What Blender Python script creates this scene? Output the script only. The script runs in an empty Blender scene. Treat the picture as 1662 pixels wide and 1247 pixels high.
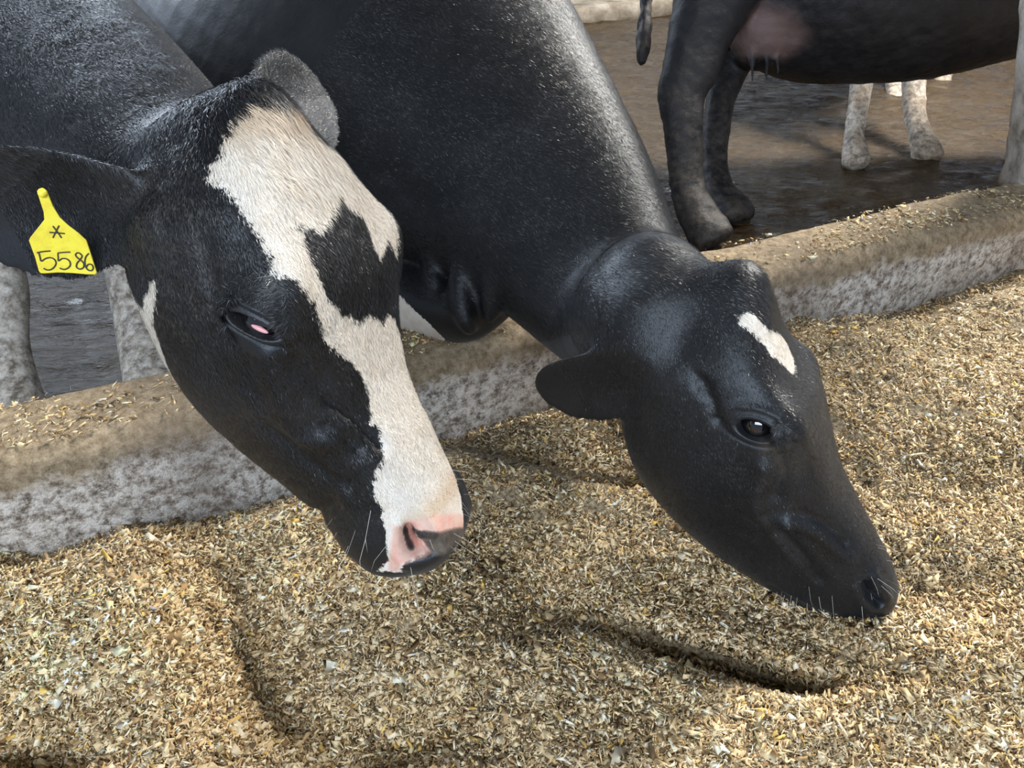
import bpy, bmesh, math
import numpy as np
from mathutils import Vector, Matrix, noise as mnoise

# ------------------------------------------------------------------ camera
sc = bpy.context.scene
F = 1300.0; CX = 831.0; CY = 623.5; CAMH = 1.10; PITCH = math.radians(35)
cam_d = bpy.data.cameras.new('camera'); cam = bpy.data.objects.new('camera', cam_d)
sc.collection.objects.link(cam)
cam_d.sensor_fit = 'HORIZONTAL'; cam_d.sensor_width = 36.0; cam_d.lens = 36.0 * F / 1662.0
cam_d.clip_start = 0.02; cam_d.clip_end = 100
cam.location = (0, 0, CAMH); cam.rotation_euler = (math.pi / 2 - PITCH, 0, 0)
sc.camera = cam
sc.view_settings.view_transform = 'Standard'; sc.view_settings.look = 'None'
sc.view_settings.gamma = 1.0; sc.view_settings.use_curve_mapping = False
sc.view_settings.exposure = 0.0

# ------------------------------------------------------------------ light: an open barn, bright sides, dark roof
world = bpy.data.worlds.new('world'); sc.world = world; world.use_nodes = True
wt = world.node_tree; wt.nodes.clear()
w_out = wt.nodes.new('ShaderNodeOutputWorld'); w_bg = wt.nodes.new('ShaderNodeBackground')
w_tc = wt.nodes.new('ShaderNodeTexCoord'); w_sep = wt.nodes.new('ShaderNodeSeparateXYZ')
w_r = wt.nodes.new('ShaderNodeValToRGB')
wt.links.new(w_tc.outputs['Generated'], w_sep.inputs[0])
wt.links.new(w_sep.outputs['Z'], w_r.inputs['Fac'])
cr = w_r.color_ramp
cr.elements[0].position = 0.0; cr.elements[0].color = (.75, .85, 1, 1)
cr.elements[1].position = 1.0; cr.elements[1].color = (.06, .06, .06, 1)
e = cr.elements.new(0.30); e.color = (.55, .68, .95, 1)
e = cr.elements.new(0.48); e.color = (.12, .125, .13, 1)
wt.links.new(w_r.outputs['Color'], w_bg.inputs['Color']); w_bg.inputs['Strength'].default_value = 0.5
wt.links.new(w_bg.outputs[0], w_out.inputs[0])

def area(name, loc, target, size, size_y, power, color):
    l = bpy.data.lights.new(name, 'AREA'); l.shape = 'RECTANGLE'; l.size = size; l.size_y = size_y
    l.energy = power; l.color = color
    o = bpy.data.objects.new(name, l); sc.collection.objects.link(o); o.location = loc
    o.rotation_euler = (Vector(target) - Vector(loc)).to_track_quat('-Z', 'Y').to_euler()
    return o
area('open_side_daylight', (-0.7, -2.6, 3.0), (-0.1, 1.2, 0.5), 4.2, 1.5, 250, (.78, .88, 1.0))
area('roof_gap_daylight', (3.5, 4.9, 4.4), (0.4, 0.9, 0.2), 1.3, 1.3, 880, (1.0, .95, .87))
area('open_side_daylight', (-3.9, 6.4, 2.7), (-0.9, 1.6, 0.0), 3.4, 1.6, 330, (.74, .85, 1.0))
area('far_opening_daylight', (1.8, 9.8, 2.2), (0.7, 3.9, 0.0), 1.1, .6, 30, (.85, .93, 1.0))

# ------------------------------------------------------------------ helpers
RC = np.array([[1, 0, 0], [0, math.cos(PITCH), -math.sin(PITCH)], [0, math.sin(PITCH), math.cos(PITCH)]])
def at(px, py, depth):
    """world point seen at a photo pixel, at a given depth along the view axis"""
    return np.array([0, 0, CAMH]) + (RC[1] + RC[0] * (px - CX) / F + RC[2] * (CY - py) / F) * depth
def onz(px, py, z):
    d = RC[1] + RC[0] * (px - CX) / F + RC[2] * (CY - py) / F
    return np.array([0, 0, CAMH]) + d * ((z - CAMH) / d[2])

def mk(name, V, faces, mat=None, parent=None, smooth=True):
    me = bpy.data.meshes.new(name)
    V = np.asarray(V, dtype=np.float32)
    if isinstance(faces, np.ndarray):
        n, k = faces.shape
        me.vertices.add(len(V)); me.vertices.foreach_set('co', V.ravel())
        me.loops.add(n * k); me.loops.foreach_set('vertex_index', faces.astype(np.int32).ravel())
        me.polygons.add(n); me.polygons.foreach_set('loop_start', np.arange(0, n * k, k, dtype=np.int32))
        me.polygons.foreach_set('loop_total', np.full(n, k, dtype=np.int32))
        me.update(calc_edges=True); me.validate()
    else:
        me.from_pydata([tuple(map(float, v)) for v in V], [], faces)
    if smooth: me.polygons.foreach_set('use_smooth', np.ones(len(me.polygons), dtype=bool))
    o = bpy.data.objects.new(name, me); sc.collection.objects.link(o)
    if mat: me.materials.append(mat)
    if parent: o.parent = parent
    return o
def setattr_f(o, name, arr):
    a = o.data.attributes.new(name, 'FLOAT', 'POINT'); a.data.foreach_set('value', np.asarray(arr, np.float32).ravel())
def setattr_c(o, name, arr):
    a = o.data.attributes.new(name, 'FLOAT_COLOR', 'POINT')
    a.data.foreach_set('color', np.c_[arr, np.ones(len(arr))].astype(np.float32).ravel())
def tag(o, label=None, cat=None, group=None, kind=None):
    if label: o['label'] = label
    if cat: o['category'] = cat
    if group: o['group'] = group
    if kind: o['kind'] = kind
    return o

# value noise, numpy
def vnoise(P, seed=0):
    P = np.asarray(P, float); I = np.floor(P).astype(np.int64); f = P - I; f = f * f * (3 - 2 * f)
    def h(i):
        n = (i[..., 0] * 374761393 + i[..., 1] * 668265263 + i[..., 2] * 2147483647 + seed * 974711) & 0x7fffffff
        n = ((n ^ (n >> 13)) * 1274126177) & 0x7fffffff
        n = (n ^ (n >> 16)) & 0x7fffffff
        return n / 0x7fffffff * 2.0 - 1.0
    r = 0
    for dx in (0, 1):
        for dy in (0, 1):
            for dz in (0, 1):
                w = (f[..., 0] if dx else 1 - f[..., 0]) * (f[..., 1] if dy else 1 - f[..., 1]) * (f[..., 2] if dz else 1 - f[..., 2])
                r = r + w * h(I + np.array([dx, dy, dz]))
    return r
def fbm(P, octv=4, seed=0):
    P = np.asarray(P, float); r = 0; a = 1
    for k in range(octv):
        r = r + a * vnoise(P * 2 ** k, seed + k); a *= .5
    return r
def spl(kx, v, xs):
    kx = np.asarray(kx, float); v = np.asarray(v, float)
    if v.ndim == 1: return spl(kx, v[:, None], xs)[:, 0]
    m = np.gradient(v, kx, axis=0); i = np.clip(np.searchsorted(kx, xs) - 1, 0, len(kx) - 2)
    h = (kx[i + 1] - kx[i])[:, None]; t = ((xs - kx[i])[:, None] / h)
    return (2*t**3-3*t**2+1)*v[i]+(t**3-2*t**2+t)*h*m[i]+(-2*t**3+3*t**2)*v[i+1]+(t**3-t**2)*h*m[i+1]
def ring_faces(n, k, cap=True, off=0):
    f = []
    for i in range(n - 1):
        for j in range(k):
            a = off + i * k + j; b = off + i * k + (j + 1) % k
            f.append((a, b, b + k, a + k))
    if cap:
        f.append(tuple(off + j for j in range(k))[::-1]); f.append(tuple(off + (n - 1) * k + j for j in range(k)))
    return f
class Soup:
    def __init__(s): s.V = []; s.F = []; s.n = 0
    def add(s, V, Fc):
        V = np.asarray(V).reshape(-1, 3)
        s.V.append(V); s.F += [tuple(i + s.n for i in f) for f in Fc]; s.n += len(V)
    def tube(s, C, ru, rl, up=(0, 0, 1), n=40, k=32, expo=2.2):
        """loft along centres C: ru = half height along the 'up' hint, rl = half width across"""
        C = np.asarray(C, float); t = np.r_[0, np.cumsum(np.linalg.norm(np.diff(C, axis=0), axis=1))]
        xs = np.linspace(0, t[-1], n)
        P = spl(t, C, xs); A = np.maximum(spl(t, ru, xs), .004); B = np.maximum(spl(t, rl, xs), .004)
        T = np.gradient(P, axis=0); T /= np.linalg.norm(T, axis=1)[:, None]
        up = np.asarray(up, float)
        if up.ndim == 2: up = spl(t, up, xs)
        else: up = np.repeat(up[None], n, 0)
        L = np.cross(up, T); L /= np.linalg.norm(L, axis=1)[:, None]; U = np.cross(T, L)
        ph = np.linspace(0, 2 * np.pi, k, endpoint=False); c, s_ = np.cos(ph), np.sin(ph)
        c = np.sign(c) * abs(c) ** (2 / expo); s_ = np.sign(s_) * abs(s_) ** (2 / expo)
        V = P[:, None] + U[:, None] * (A[:, None] * c)[..., None] + L[:, None] * (B[:, None] * s_)[..., None]
        # round end caps
        V[0] = P[0] + (V[0] - P[0]) * .6; V[-1] = P[-1] + (V[-1] - P[-1]) * .6
        s.add(V, ring_faces(n, k)[::1])
    def ball(s, c, r, n=14, k=20):
        th = np.linspace(.08, np.pi - .08, n); ph = np.linspace(0, 2 * np.pi, k, endpoint=False)
        r = np.broadcast_to(r, 3)
        V = np.stack([np.sin(th)[:, None] * np.cos(ph) * r[0], np.sin(th)[:, None] * np.sin(ph) * r[1], np.repeat(np.cos(th)[:, None], k, 1) * r[2]], -1)
        s.add(V + np.asarray(c), ring_faces(n, k))

# ------------------------------------------------------------------ material builders
def newmat(name):
    m = bpy.data.materials.new(name); m.use_nodes = True; nt = m.node_tree
    return m, nt, nt.nodes['Principled BSDF']
def N(nt, t, **kw):
    n = nt.nodes.new(t)
    for k, v in kw.items():
        if k in n.inputs: n.inputs[k].default_value = v
        else: setattr(n, k, v)
    return n
def mixc(nt, fac, a, b):
    n = nt.nodes.new('ShaderNodeMix'); n.data_type = 'RGBA'
    for s, v in ((n.inputs[0], fac), (n.inputs[6], a), (n.inputs[7], b)):
        if isinstance(v, bpy.types.NodeSocket): nt.links.new(v, s)
        elif hasattr(v, '__len__'): s.default_value = tuple(v) + (1,) * (4 - len(v))
        else: s.default_value = v
    return n.outputs[2]
def math_(nt, op, a, b=None, clamp=False):
    n = nt.nodes.new('ShaderNodeMath'); n.operation = op; n.use_clamp = clamp
    for s, v in ((n.inputs[0], a), (n.inputs[1], b)):
        if v is None: continue
        if isinstance(v, bpy.types.NodeSocket): nt.links.new(v, s)
        else: s.default_value = v
    return n.outputs[0]
def attr(nt, name, out='Fac'):
    n = nt.nodes.new('ShaderNodeAttribute'); n.attribute_name = name; return n.outputs[out]
def noise(nt, scale, detail=4, rough=.6, stretch=None, coord='Object'):
    tc = nt.nodes.new('ShaderNodeTexCoord'); n = nt.nodes.new('ShaderNodeTexNoise')
    n.inputs['Scale'].default_value = scale; n.inputs['Detail'].default_value = detail; n.inputs['Roughness'].default_value = rough
    if stretch is not None:
        mp = nt.nodes.new('ShaderNodeMapping'); mp.inputs['Scale'].default_value = stretch
        nt.links.new(tc.outputs[coord], mp.inputs[0]); nt.links.new(mp.outputs[0], n.inputs['Vector'])
    else: nt.links.new(tc.outputs[coord], n.inputs['Vector'])
    return n.outputs['Fac']
def ramp(nt, fac, stops):
    r = nt.nodes.new('ShaderNodeValToRGB'); nt.links.new(fac, r.inputs[0]); el = r.color_ramp.elements
    while len(el) < len(stops): el.new(.5)
    for e_, (p, c) in zip(el, stops):
        e_.position = p; e_.color = tuple(c) + (1,) * (4 - len(c)) if hasattr(c, '__len__') else (c, c, c, 1)
    return r.outputs[0]
def bump(nt, h, strength, dist, bsdf, prev=None):
    b = nt.nodes.new('ShaderNodeBump'); b.inputs['Strength'].default_value = strength; b.inputs['Distance'].default_value = dist
    nt.links.new(h, b.inputs['Height'])
    if prev is not None: nt.links.new(prev, b.inputs['Normal'])
    if bsdf is not None: nt.links.new(b.outputs[0], bsdf.inputs['Normal'])
    return b.outputs[0]
# ------------------------------------------------------------------ setting geometry
MUD = -0.12; CURB = 0.20
_a = onz(0, 655, CURB); _b = onz(1662, 285, CURB)                  # back edge of the curb
_c = onz(0, 765, CURB - .01); _d = onz(1662, 352, CURB - .01)      # front edge
cdir = (_b - _a)[:2]; cdir /= np.linalg.norm(cdir); cnor = np.array([cdir[1], -cdir[0]])   # towards the feed
cback = float(_a[:2] @ cnor); cfront = float((_c[:2] @ cnor + _d[:2] @ cnor) / 2); cw = cfront - cback
def curb_sp(P):   # along, across (0 = back edge)
    P = np.asarray(P)[..., :2]; return P @ cdir, P @ cnor - cback

# concrete curb
def build_curb():
    us = np.arange(-3.2, 6.5, .02)
    prof = []      # (across, z, roundness)
    for z in np.linspace(-.30, .13, 9): prof.append((-.0, z))
    for a in np.linspace(np.pi, np.pi / 2, 7)[1:]: prof.append((.035 + .035 * np.cos(a), .165 + .035 * np.sin(a)))
    for x in np.linspace(.05, cw - .06, 14): prof.append((x, CURB + .0))
    for a in np.linspace(np.pi / 2, .1, 8): prof.append((cw - .055 + .055 * np.cos(a), .145 + .055 * np.sin(a)))
    for z in np.linspace(.12, -.30, 22): prof.append((cw + .012 * (.12 - z), z))
    prof = np.array(prof); k = len(prof); n = len(us)
    U, X = np.meshgrid(us, prof[:, 0], indexing='ij'); Z = np.repeat(prof[None, :, 1], n, 0)
    P = np.stack([U, X, Z], -1)
    top = np.clip((Z - .12) / .08, 0, 1)
    d = .012 * fbm(P * 3, 3, 5) + .0035 * fbm(P * 28, 3, 9)
    Z2 = Z + d * top; X2 = X + d * .8 * (X > cw * .5)
    W = cdir[None, None] * U[..., None] + cnor[None, None] * (X2 + cback)[..., None]
    V = np.concatenate([W, Z2[..., None]], -1).reshape(-1, 3)
    i, j = np.meshgrid(np.arange(n - 1), np.arange(k - 1), indexing='ij'); a = i * k + j
    Fc = np.stack([a, a + k, a + k + 1, a + 1], -1).reshape(-1, 4)
    m, nt, b = newmat('rough_concrete')
    face = attr(nt, 'face')
    n1 = noise(nt, 9, 6, .7); n2 = noise(nt, 48, 6, .78); n3 = noise(nt, 2.2, 3, .6); n4 = noise(nt, 150, 3, .7)
    plaster = ramp(nt, n2, [(.38, (.16, .13, .105)), (.47, (.46, .41, .36)), (.57, (.84, .80, .75))])
    dusty = ramp(nt, n2, [(.35, (.16, .12, .07)), (.5, (.34, .26, .165)), (.68, (.52, .42, .29))])
    f = math_(nt, 'ADD', face, math_(nt, 'MULTIPLY', math_(nt, 'SUBTRACT', n1, .5), 1.5))
    c1 = mixc(nt, math_(nt, 'SUBTRACT', math_(nt, 'MULTIPLY', f, 2.2), .7, True), dusty, plaster)
    c2 = mixc(nt, ramp(nt, n3, [(.50, 0), (.72, .65)]), c1, (.17, .13, .10))
    nt.links.new(c2, b.inputs['Base Color']); b.inputs['Roughness'].default_value = .9
    p = bump(nt, n2, .9, .008, None); bump(nt, n4, .6, .003, b, p)
    o = mk('concrete_curb', V, Fc, m)
    setattr_f(o, 'face', np.clip(1 - (Z - .10) / .09, 0, 1) * (X > cw * .5))
    tag(o, 'long rough concrete curb between the feed heap and the muddy floor', 'curb', kind='structure')
    return o
build_curb()

# muddy floor behind
def build_mud():
    m, nt, b = newmat('wet_mud')
    n1 = noise(nt, 3.5, 5, .65, (1, 2.2, 1)); n2 = noise(nt, 30, 5, .7, (1, 1.8, 1)); n3 = noise(nt, 9, 4, .6, (1, 2.0, 1))
    c = ramp(nt, n2, [(.3, (.014, .008, .003)), (.55, (.052, .032, .012)), (.8, (.13, .086, .038))])
    c = mixc(nt, ramp(nt, n1, [(.42, 0), (.65, .6)]), c, (.080, .053, .022))
    nt.links.new(c, b.inputs['Base Color'])
    nt.links.new(ramp(nt, n3, [(.45, (.05,) * 3), (.62, (.55,) * 3)]), b.inputs['Roughness']); b.inputs['Specular IOR Level'].default_value = .24
    p = bump(nt, n3, .9, .035, None); bump(nt, n2, .8, .014, b, p)
    def grid(x0, x1, y0, y1, st):
        xs = np.arange(x0, x1, st); ys = np.arange(y0, y1, st); X, Y = np.meshgrid(xs, ys, indexing='ij')
        return X, Y
    X, Y = grid(-7, 9, 0.9, 12, .03)
    P = np.stack([X * 2.2, Y * 4.5, X * 0], -1); Z = MUD + .013 * fbm(P, 4, 3) + .006 * fbm(P * 4, 2, 8)
    n, k = X.shape; i, j = np.meshgrid(np.arange(n - 1), np.arange(k - 1), indexing='ij'); a = i * k + j
    o = mk('floor', np.stack([X, Y, Z], -1).reshape(-1, 3), np.stack([a, a + k, a + k + 1, a + 1], -1).reshape(-1, 4), m)
    o['kind'] = 'structure'
build_mud()

# far step of dirty concrete
def build_step():
    m, nt, b = newmat('dirty_concrete')
    n1 = noise(nt, 5, 6, .7); c = ramp(nt, n1, [(.3, (.10, .08, .055)), (.5, (.28, .24, .19)), (.7, (.5, .46, .4))])
    nt.links.new(c, b.inputs['Base Color']); b.inputs['Roughness'].default_value = .8; bump(nt, n1, .6, .02, b)
    s = Soup()
    p0 = onz(700, 60, MUD)[:2]; p1 = onz(1150, 18, MUD)[:2]; dv = (p1 - p0) / np.linalg.norm(p1 - p0); nv = np.array([-dv[1], dv[0]])
    us = np.linspace(-3, 9, 160); pr = [(0, -.1), (0, .06), (.03, .10), (.3, .11), (.6, .12), (.62, .22), (2.5, .24), (2.5, -.1)]
    V = []
    for u in us:
        for x, z in pr:
            q = p0 + dv * u + nv * x; V.append((q[0], q[1], MUD + z))
    V = np.array(V); V[:, 2] += .02 * fbm(V * 3, 3, 2)
    s.add(V, ring_faces(len(us), len(pr))); o = mk('far_concrete_step', s.V[0], s.F, m)
    tag(o, 'low dirty concrete step at the far side of the muddy floor', 'step', kind='structure')
build_step()

# concrete post at the right
def build_post():
    m, nt, b = newmat('post_concrete')
    n1 = noise(nt, 14, 6, .7); n2 = noise(nt, 60, 4, .7)
    c = ramp(nt, n1, [(.32, (.20, .16, .12)), (.5, (.46, .42, .37)), (.7, (.66, .63, .58))])
    nt.links.new(c, b.inputs['Base Color']); b.inputs['Roughness'].default_value = .85
    p = bump(nt, n1, .5, .01, None); bump(nt, n2, .4, .004, b, p)
    base = onz(1688, 290, CURB); d0 = (base[1] * math.cos(PITCH) + (CAMH - CURB) * math.sin(PITCH))
    zs = np.linspace(CURB - .05, 3.2, 90); k = 40; V = []
    for z in zs:
        lean = -.27 * (z - CURB)
        w = .085 + .012 * math.exp(-(z - CURB) * 14)
        for a in np.linspace(0, 2 * np.pi, k, endpoint=False):
            cx, cy = math.cos(a), math.sin(a); cx = np.sign(cx) * abs(cx) ** .35; cy = np.sign(cy) * abs(cy) ** .35
            V.append((base[0] + lean + .02 + w * cx, base[1] + .02 + w * cy, z))
    V = np.array(V); V[:, :2] += .008 * np.stack([fbm(V * 9, 3, 4), fbm(V * 9, 3, 14)], 1)
    o = mk('concrete_post', V, ring_faces(len(zs), k), m)
    tag(o, 'pale square concrete post rising from the curb at the edge of the yard', 'post')
build_post()

# ------------------------------------------------------------------ feed heap
gx, gy = np.meshgrid(np.arange(-2.6, 4.2, .012), np.arange(-.25, 3.6, .012), indexing='ij')
_line = [(-200, 915), (0, 900), (120, 893), (230, 852), (350, 860), (450, 868), (540, 832), (620, 800), (700, 738), (750, 715), (850, 688), (940, 692),
         (1010, 690), (1100, 640), (1200, 560), (1300, 520), (1350, 540), (1400, 532), (1500, 498), (1662, 442), (1900, 372)]
def _contact():
    us, hs = [], []
    for px, py in _line:
        d = RC[1] + RC[0] * (px - CX) / F + RC[2] * (CY - py) / F
        t = (cfront + .004) / (d[:2] @ cnor); P = np.array([0, 0, CAMH]) + d * t
        us.append(P[:2] @ cdir); hs.append(P[2])
    return np.array(us), np.array(hs)
CU, CH = _contact()
FEEDP = []    # (x, y, rx, ry, angle, amount)
def bumpf(px, py, rx, ry, ang, amt, z=.16): c = onz(px, py, z); FEEDP.append((c[0], c[1], rx, ry, math.radians(ang), amt * 1.9))
bumpf(370, 985, .060, .17, 28, -.050); bumpf(470, 1100, .06, .12, 35, -.030)
bumpf(950, 745, .17, .055, -12, -.050); bumpf(800, 790, .16, .10, 0, .02)
bumpf(1130, 1020, .19, .060, -22, -.065); bumpf(1310, 1090, .09, .05, -20, -.04)
bumpf(1500, 770, .22, .11, 10, -.045); bumpf(1560, 930, .16, .07, 0, -.03)
bumpf(60, 1190, .10, .06, 0, -.05); bumpf(330, 880, .10, .05, 0, -.02); bumpf(700, 1000, .15, .1, 0, .03); bumpf(1480, 1130, .2, .08, 0, .03)
bumpf(830, 1010, .10, .05, 20, -.02); bumpf(200, 1020, .12, .10, 0, .02); bumpf(640, 1200, .09, .06, 20, -.025); bumpf(1020, 870, .10, .05, 15, -.018)
def feed_h(x, y):
    P = np.stack([x, y, x * 0], -1); u, a = curb_sp(P); a = np.maximum(a - cw, -.3)
    hc = np.interp(u, CU, CH)
    far = .165 + .01 * np.sin(x * 2.1 + 1)
    w = np.clip(a / .30, 0, 1); w = w * w * (3 - 2 * w)
    h = hc * (1 - w) + far * w
    for cx, cy, rx, ry, an, am in FEEDP:
        dx, dy = x - cx, y - cy; p = dx * math.cos(an) + dy * math.sin(an); q = -dx * math.sin(an) + dy * math.cos(an)
        h = h + am * np.exp(-(p / rx) ** 2 - (q / ry) ** 2)
    h = h + .019 * fbm(P * 6, 2, 21) + .007 * fbm(P * 22, 3, 31)
    return h
def build_feed():
    rng = np.random.default_rng(7)
    X, Y = gx, gy; u, a = curb_sp(np.stack([X, Y], -1))
    H = feed_h(X, Y); V0 = np.stack([X, Y, H], -1)
    V0[..., 2] += .004 * vnoise(V0 * 90, 3)
    n, k = X.shape; i, j = np.meshgrid(np.arange(n - 1), np.arange(k - 1), indexing='ij'); q = i * k + j
    Fq = np.stack([q, q + k, q + k + 1, q + 1], -1).reshape(-1, 4)
    keep = (a[:-1, :-1] > cw - .06).reshape(-1); Fq = Fq[keep]
    # chips: squashed slivers lying in every direction
    NC = 280000
    py = 430 + (1400 - 430) * rng.random(NC) ** .85; px = -60 + 1790 * rng.random(NC)
    d = RC[1][None] + RC[0][None] * ((px - CX) / F)[:, None] + RC[2][None] * ((CY - py) / F)[:, None]
    t = (.15 - CAMH) / d[:, 2]; G = np.array([0, 0, CAMH]) + d * t[:, None]
    for _ in range(4):
        h = feed_h(G[:, 0], G[:, 1]); t = (h - CAMH) / d[:, 2]; G = np.array([0, 0, CAMH]) + d * t[:, None]
    uu, aa = curb_sp(G); ok = aa > cw + .002
    # thin dusting on the curb top
    NK = 16000; ku = rng.uniform(-1.6, 4.6, NK); ka = rng.uniform(.01, cw - .03, NK) 
    dens = fbm(np.stack([ku * 5, ka * 9, ku * 0], -1), 3, 77); sel = dens > rng.normal(.25, .35, NK); ku, ka = ku[sel], ka[sel]
    GK = np.c_[cdir[None] * ku[:, None] + cnor[None] * (ka + cback)[:, None], np.full(len(ku), CURB + .004)]
    G = np.concatenate([G[ok], GK]); oncurb = np.r_[np.zeros(ok.sum(), bool), np.ones(len(GK), bool)]; NC = len(G)
    L = np.exp(rng.normal(math.log(.0090), .46, NC)); L = np.clip(L, .003, .026)
    long_ = rng.random(NC) < .02; L[long_] *= 1.9
    Wd = L * np.clip(np.exp(rng.normal(-1.45, .5, NC)), .07, .7); Wd[long_] *= .3; Th = np.clip(Wd * rng.uniform(.15, .5, NC), .0003, .002)
    ax = rng.normal(0, 1, (NC, 3)); ax[:, 2] *= .42; ax[oncurb, 2] *= .2; ax /= np.linalg.norm(ax, axis=1)[:, None]
    b = rng.normal(0, 1, (NC, 3)); b[:, 2] *= .6; b -= ax * (ax * b).sum(1)[:, None]; b /= np.linalg.norm(b, axis=1)[:, None]; c = np.cross(ax, b)
    G[:, 2] += rng.uniform(-.002, .007, NC) * ~oncurb
    V = np.empty((NC, 4, 3))
    V[:, 0] = G - ax * (L / 2)[:, None] + b * (Wd / 2)[:, None]
    V[:, 1] = G - ax * (L / 2 * .8)[:, None] - b * (Wd / 2)[:, None] + c * Th[:, None]
    V[:, 2] = G + ax * (L / 2)[:, None] - b * (Wd / 3)[:, None]
    V[:, 3] = G + ax * (L / 2 * .7)[:, None] + b * (Wd / 2)[:, None] + c * Th[:, None]
    T = np.array([[0, 1, 2], [0, 2, 3], [0, 3, 1], [1, 3, 2]])
    FT_ = (T[None] + (np.arange(NC) * 4)[:, None, None]).reshape(-1, 3)
    pal = np.array([(.74, .55, .31), (.84, .67, .40), (.90, .77, .54), (.48, .32, .16), (.30, .19, .09), (.15, .10, .05), (.78, .52, .15), (.36, .29, .15), (.96, .90, .74)])
    pr = np.array([.22, .22, .15, .13, .10, .07, .03, .04, .04]); ci = rng.choice(len(pal), NC, p=pr / pr.sum())
    col = pal[ci] * rng.uniform(.85, 1.2, (NC, 1)) * (1 + .22 * fbm(G * 4.5, 3, 55))[:, None]
    o = mk('feed_chips', V.reshape(-1, 3), FT_, smooth=False)
    setattr_c(o, 'chip', np.repeat(np.clip(col, 0, 1), 4, axis=0))
    base = mk('silage_heap', V0.reshape(-1, 3), Fq)
    m, nt, bs = newmat('chopped_silage')
    n1 = noise(nt, 160, 4, .7); n2 = noise(nt, 60, 3, .6)
    c_ = ramp(nt, n1, [(.34, (.10, .07, .035)), (.5, (.34, .26, .16)), (.66, (.58, .47, .31))])
    nt.links.new(c_, bs.inputs['Base Color']); bs.inputs['Roughness'].default_value = .9
    p = bump(nt, n2, .8, .012, None); bump(nt, n1, .8, .006, bs, p)
    base.data.materials.append(m)
    m2, nt2, b2 = newmat('chip_fibre'); nt2.links.new(attr(nt2, 'chip', 'Color'), b2.inputs['Base Color'])
    b2.inputs['Roughness'].default_value = .7; b2.inputs['Specular IOR Level'].default_value = .3
    o.data.materials.append(m2)
    tag(base, 'wide heap of pale chopped maize silage spread in front of the curb', 'feed', kind='stuff')
    o.parent = base; o['kind'] = 'stuff'
build_feed()
# ------------------------------------------------------------------ cows
HKX = np.array([-.03, 0, .04, .09, .14, .19, .24, .30, .36, .42, .46, .49, .512])
HZC = np.array([-.07, -.06, -.06, -.055, -.055, -.055, -.06, -.07, -.075, -.08, -.08, -.08, -.085])
HNT = np.array([2.2, 2.3, 2.5, 2.8, 3.0, 3.0, 2.8, 2.5, 2.4, 2.4, 2.4, 2.3, 2.2])
HNB = np.array([2, 2, 1.9, 1.8, 1.7, 1.7, 1.7, 1.8, 2, 2.1, 2.2, 2.2, 2.2])
class Head:
    def __init__(s, M, T, sc_, top, bot, w):
        s.M = np.array(M, float).T; s.M = s.M / np.linalg.norm(s.M, axis=0); s.T = np.array(T, float); s.s = sc_
        s.top, s.bot, s.w = map(np.array, (top, bot, w))
    def P(s, x, y, z): return s.M @ (np.array([x, y, z]) * s.s) + s.T
    def loc(s, V): return (V - s.T) @ s.M / s.s
    def dirn(s, x, y, z): return s.M @ np.array([x, y, z], float)
    def add(s, soup, n=110, k=96):
        xs = np.linspace(HKX[0], HKX[-1], n)
        top, bot, w, zc, nt_, nb = [spl(HKX, a, xs) for a in (s.top, s.bot, s.w, HZC, HNT, HNB)]
        ph = np.linspace(0, 2 * np.pi, k, endpoint=False); C, S = np.cos(ph)[None], np.sin(ph)[None]
        e = np.where(C >= 0, nt_[:, None], nb[:, None])
        y = w[:, None] * np.sign(S) * abs(S) ** (2 / e)
        z = zc[:, None] + np.where(C >= 0, (top - zc)[:, None], (zc - bot)[:, None]) * np.sign(C) * abs(C) ** (2 / e)
        g = .022 * np.exp(-((xs - .165) / .042) ** 2)[:, None] * (np.exp(-((ph - 1.05) / .42) ** 2) + np.exp(-((ph - 2 * np.pi + 1.05) / .42) ** 2))[None]
        y = y + g * .62 * np.sign(S); z = z + g * .78          # the bony rims over the eyes
        V = np.stack([np.repeat(xs[:, None], k, 1), y, z], -1) * s.s
        soup.add(V @ s.M.T + s.T, ring_faces(n, k))
def add_ear(soup, base, tip, open_dir, width, cup=.035, thick=.007, droop=0.0, n=34, k=15, root=.4):
    base, tip, od = (np.array(v, float) for v in (base, tip, open_dir)); ax = tip - base; L = np.linalg.norm(ax); ax /= L
    od = od - ax * (od @ ax); od /= np.linalg.norm(od); sd = np.cross(ax, od)
    V = []
    for u in np.linspace(0, 1, n):
        wd = width * ((root + (1 - root) * math.sin(min(1, u / .5) * math.pi / 2)) * math.sqrt(max(0.0006, 1 - max(0, (u - .42) / .58) ** 2.6)))
        vs = np.linspace(-1, 1, k); cd = cup * (1 - .45 * u) * min(1, wd / width * 1.1)
        c0 = base + ax * L * u - np.array([0, 0, droop * math.sin(math.pi * u)])
        out = [c0 + sd * wd * v + od * (cd * v * v - thick * (1.15 - abs(v) ** 4) * .5 - cd * .5) for v in vs]
        inn = [c0 + sd * wd * v * .97 + od * (cd * v * v + thick * (1.15 - abs(v) ** 4) * .5 - cd * .5 + .0006) for v in vs[::-1]]
        V += out + inn
    soup.add(np.array(V), ring_faces(n, 2 * k))

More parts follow.
